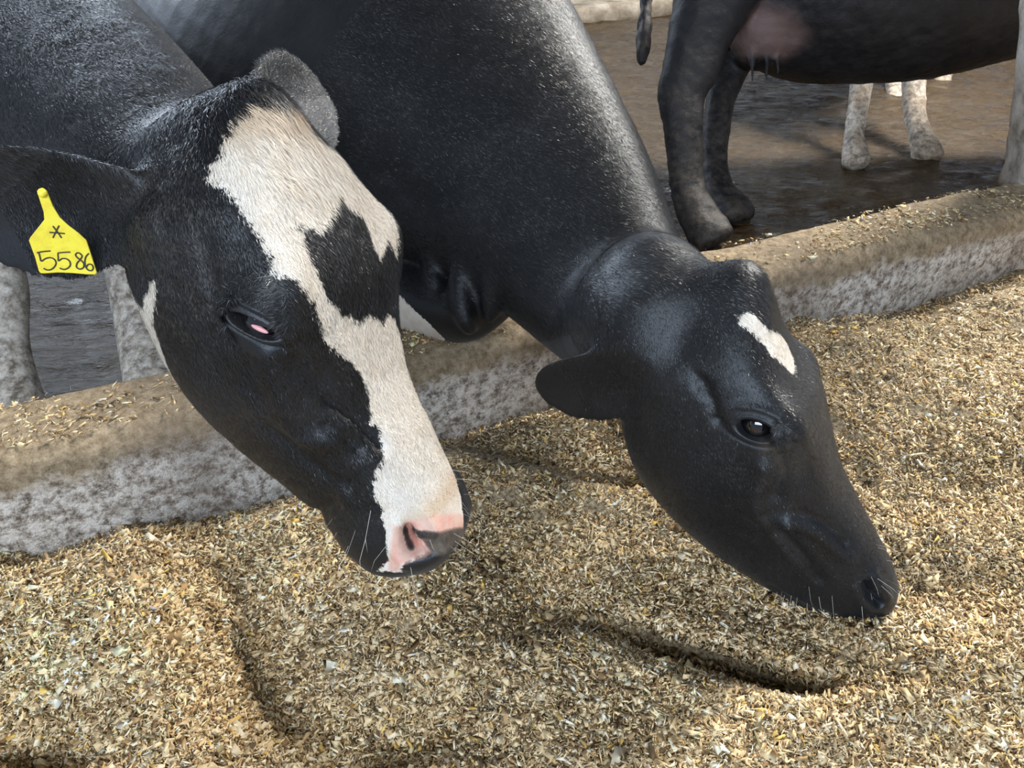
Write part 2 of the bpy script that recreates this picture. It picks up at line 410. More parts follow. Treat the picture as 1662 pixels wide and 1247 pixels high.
def tomesh_remesh(soup, voxel):
    me = bpy.data.meshes.new('tmp'); me.from_pydata(np.concatenate(soup.V).tolist(), [], soup.F)
    bm = bmesh.new(); bm.from_mesh(me); bmesh.ops.recalc_face_normals(bm, faces=bm.faces); bm.to_mesh(me); bm.free()
    o = bpy.data.objects.new('tmp', me); sc.collection.objects.link(o)
    md = o.modifiers.new('r', 'REMESH'); md.mode = 'VOXEL'; md.voxel_size = voxel; md.adaptivity = 0
    dg = bpy.context.evaluated_depsgraph_get(); ev = o.evaluated_get(dg); m2 = bpy.data.meshes.new_from_object(ev)
    bpy.data.objects.remove(o); bpy.data.meshes.remove(me)
    return m2
def getco(me):
    a = np.empty(len(me.vertices) * 3, np.float32); me.vertices.foreach_get('co', a); return a.reshape(-1, 3).astype(float)
def getno(me):
    a = np.empty(len(me.vertices) * 3, np.float32); me.vertices.foreach_get('normal', a); return a.reshape(-1, 3).astype(float)
def setco(me, V): me.vertices.foreach_set('co', V.astype(np.float32).ravel()); me.update()
def edges(me):
    a = np.empty(len(me.edges) * 2, np.int32); me.edges.foreach_get('vertices', a); return a.reshape(-1, 2)
def smooth(V, E_, w, it, lam=.6):
    n = len(V); a = np.r_[E_[:, 0], E_[:, 1]]; b = np.r_[E_[:, 1], E_[:, 0]]; deg = np.maximum(np.bincount(a, minlength=n), 1)[:, None]
    w = np.broadcast_to(w, n)[:, None] * lam
    for _ in range(it):
        A = np.stack([np.bincount(a, V[b, i], n) for i in range(3)], 1) / deg
        V = V + w * (A - V)
    return V
def refine(me, sel):
    bm = bmesh.new(); bm.from_mesh(me); bm.verts.ensure_lookup_table()
    idx = set(np.nonzero(sel)[0].tolist())
    es = [e_ for e_ in bm.edges if e_.verts[0].index in idx and e_.verts[1].index in idx]
    bmesh.ops.subdivide_edges(bm, edges=es, cuts=1, use_grid_fill=True)
    bm.to_mesh(me); bm.free(); return me
def segdist(P, pts):
    """distance to a polyline"""
    d = np.full(len(P), 1e9)
    for a, b in zip(pts[:-1], pts[1:]):
        a = np.asarray(a, float); b = np.asarray(b, float); ab = b - a
        t = np.clip(((P - a) @ ab) / (ab @ ab + 1e-12), 0, 1); d = np.minimum(d, np.linalg.norm(P - a - t[:, None] * ab, axis=1))
    return d
def polysdf(x, y, poly):
    """+ inside, - outside"""
    P = np.c_[x, y]; pts = list(poly) + [poly[0]]; d = segdist(P, pts)
    ins = np.zeros(len(P), bool)
    for (x0, y0), (x1, y1) in zip(pts[:-1], pts[1:]):
        c = ((y0 > y) != (y1 > y)); xx = (x1 - x0) * (y - y0) / ((y1 - y0) + 1e-12) + x0; ins ^= c & (x < xx)
    return np.where(ins, d, -d)
def brush(me, hd, brushes):
    V = getco(me); Nn = getno(me); Lc = hd.loc(V); near = np.nonzero((Lc[:, 0] > -.25) & (Lc[:, 0] < .62) & (abs(Lc[:, 1]) < .3) & (abs(Lc[:, 2]) < .42))[0]
    L = Lc[near]; D = np.zeros(len(near)); X = np.zeros((len(near), 3)); Nl = Nn[near] @ hd.M
    for b in brushes:
        if b[0] == 'l':
            sides = (1,) if len(b) < 5 or not b[4] else (1, -1)
            for sg in sides:
                pts = np.array(b[1], float) * (1, sg, 1)
                if len(pts) == 1: d = np.linalg.norm(L - pts[0], axis=1)
                else: d = segdist(L, pts)
                m = (Nl[:, 1] * np.sign(pts[0][1]) > -.5) if abs(pts[0][1]) > .02 else 1
                D += b[3] * np.exp(-(d / b[2]) ** 2) * m
    V[near] += Nn[near] * (D * hd.s)[:, None]; setco(me, V)

def coat_material(name, black=(.006, .006, .007), rough=.47, dirt=.5):
    m, nt, b = newmat(name)
    ws = attr(nt, 'white'); pk = attr(nt, 'pink'); dt = attr(nt, 'dirt'); wx = attr(nt, 'warm')
    nz = noise(nt, 110, 3, .7, (1, 1, 1)); nb_ = noise(nt, 420, 3, .7); dustn = noise(nt, 11, 5, .62); speck = noise(nt, 260, 2, .5)
    e_ = math_(nt, 'ADD', ws, math_(nt, 'MULTIPLY', math_(nt, 'SUBTRACT', nz, .5), .018))
    wf = math_(nt, 'MULTIPLY', math_(nt, 'ADD', e_, .0012), 420, True)
    wf.node.use_clamp = True
    blk = mixc(nt, ramp(nt, dustn, [(.40, 0), (.75, .8)]), black, (.016, .015, .015))
    spf = ramp(nt, speck, [(.745, 0), (.765, .45)])
    blk = mixc(nt, spf, blk, (.16, .14, .12))
    wht = mixc(nt, ramp(nt, noise(nt, 40, 5, .7), [(.35, 0), (.7, 1)]), (.80, .76, .70), (.68, .60, .50))
    wht = mixc(nt, wx, wht, (.52, .37, .23))
    c = mixc(nt, wf, blk, wht)
    pkc = mixc(nt, ramp(nt, noise(nt, 90, 4, .7), [(.35, 0), (.65, 1)]), (.72, .36, .30), (.70, .50, .40))
    c = mixc(nt, pk, c, pkc)
    dm = math_(nt, 'MULTIPLY', dt, ramp(nt, noise(nt, 38, 6, .75), [(.38, .15), (.62, 1.0)]), True)
    c = mixc(nt, dm, c, (.15, .12, .09))
    nt.links.new(c, b.inputs['Base Color'])
    nt.links.new(mixc(nt, wf, (rough,) * 3, (.75,) * 3), b.inputs['Roughness'])
    b.inputs['Specular IOR Level'].default_value = .55; b.inputs['Specular Tint'].default_value = (.85, .92, 1, 1)
    b.inputs['Sheen Weight'].default_value = .05; b.inputs['Sheen Roughness'].default_value = .45; b.inputs['Sheen Tint'].default_value = (.75, .85, 1, 1)
    p = bump(nt, dustn, .12, .02, None); bump(nt, nb_, .35, .0012, b, p)
    return m
MAT_EYE, _nt, _b = newmat('eyeball'); _b.inputs['Base Color'].default_value = (.006, .005, .006, 1); _b.inputs['Roughness'].default_value = .06
_b.inputs['Coat Weight'].default_value = 1

def finish_body(name, me, hd, mat, attrs, label, group=None):
    o = bpy.data.objects.new(name, me); sc.collection.objects.link(o); me.materials.clear(); me.materials.append(mat)
    me.polygons.foreach_set('use_smooth', np.ones(len(me.polygons), dtype=bool))
    V = getco(me); A = attrs(V)
    for k_ in ('white', 'pink', 'dirt', 'warm'): setattr_f(o, k_, A.get(k_, np.full(len(V), -1.0 if k_ == 'white' else 0.0)))
    tag(o, label, 'cow', group); return o
IMG = lambda r, u: r * RC[0] + u * RC[2]       # picture-plane directions as world directions

def eyeball(hd, parent, c, r):
    s = Soup(); s.ball((0, 0, 0), 1.0, 24, 32); V = np.concatenate(s.V) * r + hd.P(*c)
    return mk('eye', V, s.F, MAT_EYE, parent)

# ---- cow with the white blaze
HL = Head([[.43753, -.29751, -.84856], [.23943, .94816, -.20898], [.86674, -.11173, .48608]], [-.2388, .7773, .8908], 1.0085,
          [-.038, .007, .012, .017, .017, .011, -.009, -.025, -.025, -.025, -.024, -.034, -.068],
          [-.131, -.167, -.192, -.223, -.239, -.245, -.244, -.225, -.195, -.175, -.168, -.147, -.103],
          [.030, .055, .092, .120, .125, .127, .118, .095, .077, .067, .066, .058, .024])
HR = Head([[.55237, -.38396, -.73991], [.38707, .90425, -.18028], [.73828, -.18682, .64810]], [.2958, .9631, .6052], 1.070,
          [-.030, .022, .027, .014, .007, .012, -.001, -.017, -.021, -.023, -.027, -.038, -.066],
          [-.128, -.166, -.195, -.231, -.255, -.264, -.260, -.245, -.217, -.183, -.157, -.132, -.089],
          [.030, .050, .080, .107, .112, .116, .108, .092, .077, .063, .056, .046, .018])
BR_COMMON = []
def cow_L():
    s = Soup(); HL.add(s)
    s.tube([HL.P(.09, 0, -.11), at(215, 245, .965), at(100, 130, 1.12), at(-60, 20, 1.35), at(-250, -60, 1.7), (-2.25, 2.35, .85), (-3.1, 2.85, .88), (-3.5, 3.1, .88)],
           [.085, .125, .15, .22, .34, .38, .36, .2], [.08, .10, .115, .15, .24, .33, .28, .15], up=IMG(.727, .687), n=60, k=48)
    add_ear(s, HL.P(.045, -.085, -.105), at(-85, 345, .80), IMG(-.1, -.5) - RC[1] * .85, .072, cup=.035, thick=.012, root=.5)
    add_ear(s, HL.P(.03, .07, -.06), at(512, 128, 1.12), -RC[1] * .95 + IMG(.62, -.12), .070, cup=.028, thick=.012, root=.6)
    # forelegs
    s.tube([(-1.5, 1.95, .9), (-1.42, 1.85, .55), at(2, 470, 1.95), at(12, 560, 1.92), at(22, 625, 1.90), at(35, 690, 1.88)], [.14, .10, .060, .048, .055, .07], [.12, .08, .055, .043, .05, .06], up=(1, 0, 0), n=40, k=28)
    s.tube([(-1.25, 2.15, .85), (-1.1, 2.15, .55), at(218, 440, 2.15), at(225, 520, 2.12), at(245, 600, 2.05), at(262, 660, 2.0)], [.14, .10, .075, .062, .07, .08], [.1, .08, .06, .05, .06, .07], up=(1, 0, 0), n=40, k=28)
    for x in (-3.2, -3.0): s.tube([(x, 2.3 - x * .2 - (x + 3) * 2, .75), (x, 2.3 - x * .2 - (x + 3) * 2, .4), (x - .1, 2.3 - x * .2 - (x + 3) * 2, .2), (x, 2.3 - x * .2 - (x + 3) * 2, MUD)], [.2, .09, .05, .06], [.12, .07, .05, .06], up=(1, 0, 0), n=24, k=20)
    me = tomesh_remesh(s, .0045)
    V = getco(me); E_ = edges(me); V = smooth(V, E_, 1, 4)
    L = HL.loc(V); w = np.exp(-(np.linalg.norm((L - (-.035, -.02, -.10)) / (.055, .15, .14), axis=1)) ** 2); V = smooth(V, E_, np.clip(w * 1.6, 0, 1), 130)
    setco(me, V)
    L = HL.loc(V); sel = np.linalg.norm(L - EYE_L, axis=1) < .05; sel |= (L[:, 0] > .42) & (L[:, 0] < .6)
    sel |= (L[:, 0] > -.04) & (L[:, 0] < .6) & (abs(L[:, 1]) < .17) & (L[:, 2] < .1) & (L[:, 2] > -.32)
    refine(me, sel); V = getco(me); L = HL.loc(V); refine(me, (np.linalg.norm(L - EYE_L, axis=1) < .036) | (np.linalg.norm(L - NOS_L, axis=1) < .04))
    brush(me, HL, BRUSH_L); carve_eye(me, HL, EYE_L, EYE_SHAPE['L'])
    V = getco(me); L = HL.loc(V); V = smooth(V, edges(me), np.clip((L[:, 0] > -.05) & (np.linalg.norm(L - EYE_L, axis=1) > .03), 0, 1) * 1.0, 3); setco(me, V)
    o = finish_body('cow', me, HL, coat_material('coat_blazed'), attrs_L, 'black cow with a broad white face blaze and a yellow ear tag'); eyeball(HL, o, EYE_L + np.array([0, .0165, 0]), .0195)
    eyeball(HL, o, (EYE_L + np.array([0, .0165, 0])) * (1, -1, 1), .0195)
    return o
def cow_R():
    s = Soup(); HR.add(s)
    s.tube([HR.P(.10, 0, -.12), HR.P(.02, 0, -.11), at(1005, 490, 1.42), at(880, 330, 1.62), at(700, 180, 1.88), at(500, 40, 2.2), (-.72, 3.1, .85), (-.86, 3.9, .85), (-.9, 4.2, .85)],
           [.075, .095, .145, .238, .42, .52, .46, .38, .2], [.075, .09, .10, .14, .24, .33, .34, .28, .14], up=IMG(.6, .8), n=70, k=52)
    s.tube([at(900, 330, 1.66), at(820, 430, 1.64), at(755, 505, 1.66), at(700, 490, 1.75), at(620, 420, 1.9)], [.10, .09, .055, .08, .15], [.08, .08, .07, .10, .15], up=IMG(.6, .8), n=40, k=30)
    s.tube([at(752, 420, 1.62), at(748, 480, 1.60), at(757, 520, 1.60), at(768, 543, 1.61)], [.02, .026, .022, .012], [.05, .04, .035, .02], up=RC[0], n=24, k=18)
    s.tube([at(805, 400, 1.56), at(800, 460, 1.555), at(798, 500, 1.57), at(795, 526, 1.58)], [.018, .020, .018, .010], [.05, .04, .03, .02], up=RC[0], n=24, k=18)
    s.tube([at(700, 400, 1.70), at(708, 470, 1.66), at(725, 515, 1.66), at(735, 532, 1.67)], [.02, .024, .02, .010], [.05, .04, .03, .02], up=RC[0], n=24, k=18)
    add_ear(s, HR.P(.052, -.080, -.118), at(866, 634, 1.27), -RC[1] * .9 + IMG(0, -.35), .066, cup=.03, thick=.012, root=.5)
    add_ear(s, HR.P(.04, .08, -.09), HR.P(-.03, .24, -.12), HR.dirn(.8, .1, -.4), .056, cup=.03, thick=.012)
    for px in (470, 600): s.tube([at(px + 60, 200, 2.1), at(px + 30, 380, 2.05), at(px, 520, 2.05), at(px, 620, 2.02), at(px + 5, 660, 2.0)], [.2, .10, .06, .055, .07], [.15, .09, .06, .05, .06], up=(1, 0, 0), n=30, k=24)
    for x in (-1.05, -.65): s.tube([(x, 3.9, .7), (x, 3.85, .4), (x, 4.0, .2), (x, 3.95, MUD)], [.2, .09, .05, .06], [.12, .07, .05, .06], up=(1, 0, 0), n=24, k=20)
    me = tomesh_remesh(s, .0048)
    V = getco(me); E_ = edges(me); V = smooth(V, E_, 1, 4)
    L = HR.loc(V); w = np.exp(-(np.linalg.norm((L - (-.035, -.0, -.13)) / (.055, .2, .16), axis=1)) ** 2); V = smooth(V, E_, np.clip(w * 1.6, 0, 1), 130)
    c = at(880, 400, 1.62); w = np.exp(-(np.linalg.norm(V - c, axis=1) / .16) ** 2); V = smooth(V, E_, np.clip(w * 1.4, 0, 1), 50)
    setco(me, V)
    L = HR.loc(V); sel = np.linalg.norm(L - EYE_R, axis=1) < .05; sel |= (L[:, 0] > .42) & (L[:, 0] < .6)
    sel |= (L[:, 0] > -.04) & (L[:, 0] < .6) & (abs(L[:, 1]) < .17) & (L[:, 2] < .1) & (L[:, 2] > -.32)
    refine(me, sel); V = getco(me); L = HR.loc(V); refine(me, (np.linalg.norm(L - EYE_R, axis=1) < .036) | (np.linalg.norm(L - NOS_R, axis=1) < .03))
    brush(me, HR, BRUSH_R); carve_eye(me, HR, EYE_R, EYE_SHAPE['R'])
    V = getco(me); L = HR.loc(V); V = smooth(V, edges(me), np.clip((L[:, 0] > -.05) & (np.linalg.norm(L - EYE_R, axis=1) > .03), 0, 1) * 1.0, 3); setco(me, V)
    o = finish_body('cow', me, HR, coat_material('coat_feeding'), attrs_R, 'black cow with a small white forehead streak eating from the heap'); eyeball(HR, o, EYE_R + np.array([0, .0165, 0]), .0195)
    eyeball(HR, o, (EYE_R + np.array([0, .0165, 0])) * (1, -1, 1), .0195)
    return o
EYE_L = np.array([.1834, -.1307, -.0400]); NOS_L = np.array([.4600, -.060, -.0560]); EYE_R = np.array([.1568, -.1176, -.0414]); NOS_R = np.array([.445, -.052, -.052])
EYE_SHAPE = {'L': (.746, .667, .0225, .0075), 'R': (.66, .75, .0205, .0118)}
BRUSH_L = [('l', [(.441, -.0613, -.055), (.452, -.063, -.059), (.466, -.061, -.058)], .0058, -.028, 1), ('l', [(.462, -.061, -.060), (.470, -.056, -.048)], .0085, -.018, 1),
           ('l', [(.430, -.060, -.066), (.450, -.064, -.078), (.474, -.061, -.078)], .009, .005, 1),
           ('l', [(.440, -.050, -.036), (.460, -.050, -.036), (.478, -.046, -.038)], .010, .005, 1),
           ('l', [(.40, -.01, -.180), (.398, -.050, -.150), (.385, -.064, -.120)], .012, -.008, 1),
           ('l', [(.2777, -.0916, -.0387), (.3031, -.0742, -.038), (.3298, -.0632, -.0373), (.3479, -.0569, -.036)], .0075, -.0070, 1),
           ('l', [(.2982, -.0926, -.0548), (.3186, -.0826, -.0506), (.3364, -.0762, -.0498)], .0065, -.0055, 1),
           ('l', [(.29, -.088, -.046), (.32, -.073, -.043)], .006, .003, 1),
           ('l', [(.2128, -.125, -.0449), (.2503, -.1144, -.0662), (.2842, -.1001, -.0829), (.3024, -.0937, -.0796), (.3113, -.0897, -.0609)], .014, .0075, 1),
           ('l', [(.232, -.118, -.030), (.262, -.10, -.030)], .014, -.006, 1),
           ('l', [(.27, -.10, -.115), (.32, -.09, -.105), (.36, -.076, -.085)], .010, -.005, 1),
           ('l', [(.3448, -.08, -.085), (.3727, -.0729, -.090), (.3957, -.0675, -.10)], .008, .004, 1),
           ('l', [(.14, -.11, -.14), (.20, -.10, -.16)], .045, .005, 1),
           ('l', [(.10, -.115, -.050), (.14, -.125, -.062)], .012, -.005, 1), ('l', [(.07, -.10, -.135), (.11, -.105, -.15)], .012, -.006, 1),
           ('l', [(.055, -.11, -.10), (.06, -.10, -.13)], .022, .010, 1), ('l', [(-.005, 0, .0)], .035, .012),
           ('l', [(.24, -.112, -.10), (.27, -.10, -.118)], .012, .003, 1)]
BRUSH_R = [('l', [(.430, -.0535, -.049), (.444, -.053, -.053), (.462, -.049, -.050)], .006, -.016, 1),
           ('l', [(.428, -.054, -.062), (.448, -.055, -.066), (.466, -.051, -.064)], .008, .004, 1),
           ('l', [(.425, -.048, -.034), (.445, -.046, -.036), (.466, -.042, -.038)], .009, .004, 1),
           ('l', [(.395, -.045, -.166), (.4252, -.0474, -.147), (.4382, -.0487, -.137), (.4519, -.0511, -.1222), (.468, -.048, -.112)], .0045, -.006, 1),
           ('l', [(.405, -.045, -.150), (.43, -.050, -.130)], .010, .003, 1),
           ('l', [(.082, -.104, -.076), (.1046, -.1083, -.0718), (.128, -.1106, -.0778)], .008, -.0065, 1),
           ('l', [(.045, -.095, -.0885), (.0865, -.1059, -.0656)], .006, -.0045, 1),
           ('l', [(.06, -.10, -.11), (.09, -.11, -.115)], .006, -.003, 1), ('l', [(.055, -.10, -.10), (.08, -.11, -.10)], .005, -.003, 1),
           ('l', [(.2061, -.1151, -.0595), (.2431, -.104, -.0949), (.2654, -.0967, -.1089), (.2845, -.0931, -.1031), (.2884, -.0947, -.0797)], .013, .0075, 1),
           ('l', [(.20, -.118, -.035), (.225, -.112, -.050), (.245, -.105, -.070)], .012, -.006, 1),
           ('l', [(.2884, -.0947, -.0797), (.318, -.080, -.060), (.36, -.068, -.053), (.3863, -.0577, -.050)], .008, .0055, 1),
           ('l', [(.285, -.093, -.058), (.318, -.0789, -.0439), (.3602, -.0663, -.0408)], .007, -.005, 1),
           ('l', [(.2932, -.092, -.0954), (.3463, -.0796, -.0924), (.3933, -.0683, -.0936)], .009, -.0045, 1),
           ('l', [(.31, -.085, -.108), (.36, -.077, -.108)], .010, .003, 1),
           ('l', [(.055, -.10, -.11), (.06, -.09, -.135)], .024, .010, 1),
           ('l', [(.14, -.10, -.15), (.20, -.10, -.17)], .05, .004, 1), ('l', [(.0, 0, .012)], .035, .010)]
BLAZE = [(.0107, -.0397), (.0142, -.0207), (.0152, .0071), (.0185, .0336), (.0283, .0388), (.0429, .0322), (.0544, .0447), (.065, .0665), (.0831, .0709), (.1016, .0776), (.1209, .0873),
 (.1443, .0895), (.1579, .0907), (.1938, .0797), (.1733, .0697), (.1864, .039), (.1687, .0339), (.1523, .0376), (.1391, .0379), (.1291, .0203), (.1157, .0109), (.1089, .0133), (.1193, -.0016),
 (.1285, -.0199), (.1373, -.0496), (.1306, -.0607), (.1209, -.069), (.1293, -.0676), (.14, -.0737), (.1553, -.0746), (.1721, -.0756), (.1838, -.0749), (.1933, -.076), (.2125, -.0657), (.2296, -.0406),
 (.2283, -.0112), (.247, .031), (.240, .0438), (.247, .0638), (.2613, .080), (.2859, .092), (.33, .090), (.37, .090), (.41, .086), (.43, .055), (.4433, .034), (.455, .0173), (.476, -.0112), (.466, -.05),
 (.452, -.085), (.444, -.105), (.4756, -.1171), (.4693, -.1509), (.4818, -.1705), (.4747, -.2137), (.465, -.176), (.4456, -.1577), (.4232, -.1475), (.4043, -.1354), (.3878, -.1358),
 (.3641, -.1156), (.3608, -.0981), (.3464, -.0911), (.3269, -.0835), (.3201, -.0913), (.3019, -.0754), (.2816, -.0684), (.2591, -.0761), (.2437, -.0853), (.2289, -.092), (.2163, -.0912), (.2002, -.089),
 (.1836, -.0887), (.1703, -.0909), (.1645, -.094), (.1494, -.1016), (.1447, -.1003), (.133, -.099), (.1182, -.0984), (.1045, -.0995), (.0904, -.1006), (.076, -.1003), (.0677, -.1042), (.0555, -.1119),
 (.0525, -.1039), (.0467, -.1044), (.0413, -.0917), (.0303, -.0822), (.0189, -.0651)]
CHEEK = [(.1033, -.2655), (.1198, -.2581), (.1235, -.2515), (.1265, -.2413), (.1165, -.2244), (.1089, -.202), (.1101, -.193), (.1191, -.1984), (.1327, -.2156), (.141, -.2333), (.1506, -.238), (.1683, -.2444), (.1934, -.2644), (.215, -.278), (.20, -.30), (.13, -.30), (.09, -.29)]
PINK_A = [(.4297, -.1235), (.4366, -.0849), (.4677, -.0035), (.4814, -.0153), (.4686, -.0669), (.4537, -.0881), (.4435, -.111)]
PINK_B = [(.4269, -.1319), (.4356, -.1176), (.4435, -.111), (.4634, -.1072), (.4756, -.0986), (.476, -.1171), (.4707, -.1523), (.4807, -.1754), (.4752, -.188), (.4514, -.1569)]
GRIT = [(.4425, -.1134), (.4488, -.0965), (.460, -.078), (.474, -.035), (.482, -.015), (.50, -.005), (.497, -.06), (.482, -.100), (.4699, -.1085), (.4503, -.1116)]
STREAK = [(.0357, -.0724), (.0408, -.0569), (.0564, -.0548), (.072, -.050), (.0965, -.008), (.1145, .012), (.1345, .0018), (.1426, -.0344), (.1185, -.0531), (.0955, -.0676), (.0792, -.07), (.0622, -.0719), (.0446, -.0764)]
def xq(L): return L[:, 0], .1 * np.arctan2(L[:, 1], L[:, 2] + .08)
def sstep(x, a, b): t = np.clip((x - a) / (b - a), 0, 1); return t * t * (3 - 2 * t)
def attrs_L(V):
    L = HL.loc(V); x, q = xq(L); n = len(V); near = (L[:, 0] > -.05) & (L[:, 0] < .6) & (abs(L[:, 1]) < .16) & (L[:, 2] > -.3) & (L[:, 2] < .12)
    w = np.full(n, -.05); w[near] = np.maximum(polysdf(x[near], q[near], BLAZE), polysdf(x[near], q[near], CHEEK))
    pk = np.zeros(n); pk[near] = np.clip(.5 + np.maximum(polysdf(x[near], q[near], PINK_A), polysdf(x[near], q[near], PINK_B)) * 180, 0, 1)
    warm = .75 * np.exp(-((x - .018) / .022) ** 2) * near + .7 * np.exp(-((x - .437) / .014) ** 2) * near * (abs(q + .03) < .09)
    leg = np.array([at(2, 440, 1.95), at(12, 560, 1.92), at(30, 700, 1.88)]); w = np.maximum(w, .085 - segdist(V, leg))
    leg2 = np.array([at(218, 440, 2.15), at(225, 520, 2.12), at(245, 600, 2.05), at(262, 660, 2.0)]); d2 = segdist(V, leg2)
    w = np.maximum(w, .10 - d2); dirt = 1.7 * sstep(d2, .16, .11) + .8 * sstep(V[:, 2], .12, .0) + .10 * (L[:, 0] < -.02) + .3 * sstep(segdist(L, np.array([(.05, -.11, -.09), (.12, -.12, -.10)])), .09, .03)
    m = segdist(L, np.array([(.4440, -.054, -.060), (.4475, -.052, -.062), (.460, -.0515, -.067)])); dark = sstep(m, .0095, .005)  # shade inside the nostril, painted in by turning the pink to black coat
    gr = np.zeros(n); gr[near] = np.clip(.5 + polysdf(x[near], q[near], GRIT) * 220, 0, 1); pk *= 1 - np.maximum(gr, dark); w = np.where(gr + dark > .5, -.03, w)
    dirt = dirt + .9 * gr * (dark < .5)
    fe = (L[:, 1] > .10) & (L[:, 0] < .12) & (V[:, 2] > .5); w = np.where(fe, -.05, w); dirt = np.where(fe, 0, dirt)
    return dict(white=w, pink=pk, warm=warm, dirt=np.clip(dirt + .8 * sstep(segdist(V, leg), .14, .10), 0, 1))
def attrs_R(V):
    L = HR.loc(V); x, q = xq(L); n = len(V); near = (L[:, 0] > -.05) & (L[:, 0] < .6) & (abs(L[:, 1]) < .16) & (L[:, 2] > -.3) & (L[:, 2] < .12)
    w = np.full(n, -.05); w[near] = polysdf(x[near], q[near], STREAK)
    br = segdist(V, np.array([at(630, 500, 1.72), at(690, 530, 1.70)])); w = np.maximum(w, .052 - br)
    bl = np.minimum(segdist(L, np.array([(.026, -.094, -.045), (.030, -.093, -.038)])), 9)
    w = np.maximum(w, .0075 + .006 * vnoise(V * 120, 5) - bl); warm = sstep(bl, .03, .012)
    dirt = .8 * sstep(V[:, 2], .12, .0) + .25 * sstep(segdist(L, np.array([(.18, -.12, -.03), (.22, -.11, -.03)])), .03, .01)
    return dict(white=w, warm=warm, dirt=np.clip(dirt, 0, 1))
def carve_eye(me, hd, c, shp):
    ax, az, A, B = shp; V = getco(me); L = hd.loc(V)
    for sg in (1, -1):
        cc = c * (1, sg, 1); d = L - cc; sel = np.nonzero((np.linalg.norm(d, axis=1) < .07) & (L[:, 1] * cc[1] > 0))[0]; d = d[sel]
        a = d[:, 0] * ax + d[:, 2] * az; b = -d[:, 0] * az + d[:, 2] * ax
        r = np.sqrt((a / A) ** 2 + (b / np.where(b > 0, B, B * .85)) ** 2 + 1e-9)
        out = .0036 * np.exp(-((r - 1.35) / .28) ** 2) + .004 * np.exp(-((r - 2.1) / .5) ** 2) * (b > 0) - .0014 * np.exp(-((r - 2.0) / .25) ** 2) + .004 * np.exp(-(np.hypot(a, b) / .045) ** 2)
        out -= .022 * (1 - sstep(r, .85, 1.12))
        L[sel, 1] += out * np.sign(cc[1]); 
        V[sel] = (L[sel] * hd.s) @ hd.M.T + hd.T
    setco(me, V)
oL = cow_L(); oR = cow_R()

# ------------------------------------------------------------------ short coat hair
def hair_on(o, hd, count, sel_fn, len_fn, name, colfn, wid=.00035, seed=1, comb=(1, 0, -.05), lift=.22):
    rng = np.random.default_rng(seed); me = o.data; V = getco(me); Nn = getno(me)
    me.calc_loop_triangles(); T = np.empty(len(me.loop_triangles) * 3, np.int32); me.loop_triangles.foreach_get('vertices', T); T = T.reshape(-1, 3)
    C = V[T].mean(1); keep = sel_fn(hd.loc(C), C); T = T[keep]
    A = np.linalg.norm(np.cross(V[T[:, 1]] - V[T[:, 0]], V[T[:, 2]] - V[T[:, 0]]), axis=1); 
    view = np.array([0, 0, CAMH]) 
    fi = rng.choice(len(T), count, p=A / A.sum()); r1, r2 = np.sqrt(rng.random(count)), rng.random(count)
    w = np.stack([1 - r1, r1 * (1 - r2), r1 * r2], 1)[..., None]
    P = (V[T[fi]] * w).sum(1); Nr = (Nn[T[fi]] * w).sum(1); Nr /= np.linalg.norm(Nr, axis=1)[:, None]
    at_ = {}
    for k_ in ('white', 'pink', 'warm', 'dirt'):
        a = np.empty(len(V), np.float32); me.attributes[k_].data.foreach_get('value', a); at_[k_] = (a[T[fi]] * w[..., 0]).sum(1)
    L = hd.loc(P)
    c = np.repeat(hd.dirn(*comb)[None], count, 0)
    c = c + .35 * np.stack([fbm(P * 30, 2, 5), fbm(P * 30, 2, 6), fbm(P * 30, 2, 7)], 1) + rng.normal(0, .16, (count, 3))
    c -= Nr * (c * Nr).sum(1)[:, None]; c /= np.linalg.norm(c, axis=1)[:, None] + 1e-9
    ln = len_fn(L) * rng.uniform(.6, 1.25, count); ok = (ln > .0005) & (at_['pink'] < .5)
    eyes = np.minimum(np.linalg.norm(L - (EYE_L if hd is HL else EYE_R), axis=1), np.linalg.norm(L - (EYE_L if hd is HL else EYE_R) * (1, -1, 1), axis=1)); ok &= eyes > .028
    lf = lift * rng.uniform(.5, 1.5, count); d0 = c + Nr * (lf * 1.3)[:, None]; d1 = c + Nr * (lf * .2)[:, None]
    s_ = np.cross(c, Nr); W = wid * rng.uniform(.7, 1.3, count)
    m = P + d0 * (ln * .5)[:, None]; t = m + d1 * (ln * .5)[:, None]; b = P - Nr * .0008
    X = np.stack([b - s_ * W[:, None], b + s_ * W[:, None], m - s_ * (W * .8)[:, None], m + s_ * (W * .8)[:, None], t], 1)[ok]
    Nj = Nr + rng.normal(0, .20, (count, 3)) + .16 * np.stack([fbm(P * (70, 70, 70), 2, 41), fbm(P * 70, 2, 42), fbm(P * 70, 2, 43)], 1); Nj /= np.linalg.norm(Nj, axis=1)[:, None]
    col = colfn(at_, L, P, rng)[ok]; n = len(X); k = (np.arange(n) * 5)[:, None, None]
    Fc = (np.array([[0, 1, 3], [0, 3, 2], [2, 3, 4]])[None] + k).reshape(-1, 3)
    h = mk(name, X.reshape(-1, 3), Fc, MAT_HAIR, o)
    setattr_c(h, 'tint', np.repeat(col, 5, 0)); h.data.normals_split_custom_set_from_vertices(np.repeat(Nj[ok], 5, 0).astype(np.float32))
    h['kind'] = 'stuff'
    return h
MAT_HAIR, _nt, _b = newmat('coat_hair'); _nt.links.new(attr(_nt, 'tint', 'Color'), _b.inputs['Base Color']); _b.inputs['Roughness'].default_value = .43; _b.inputs['Specular IOR Level'].default_value = .55
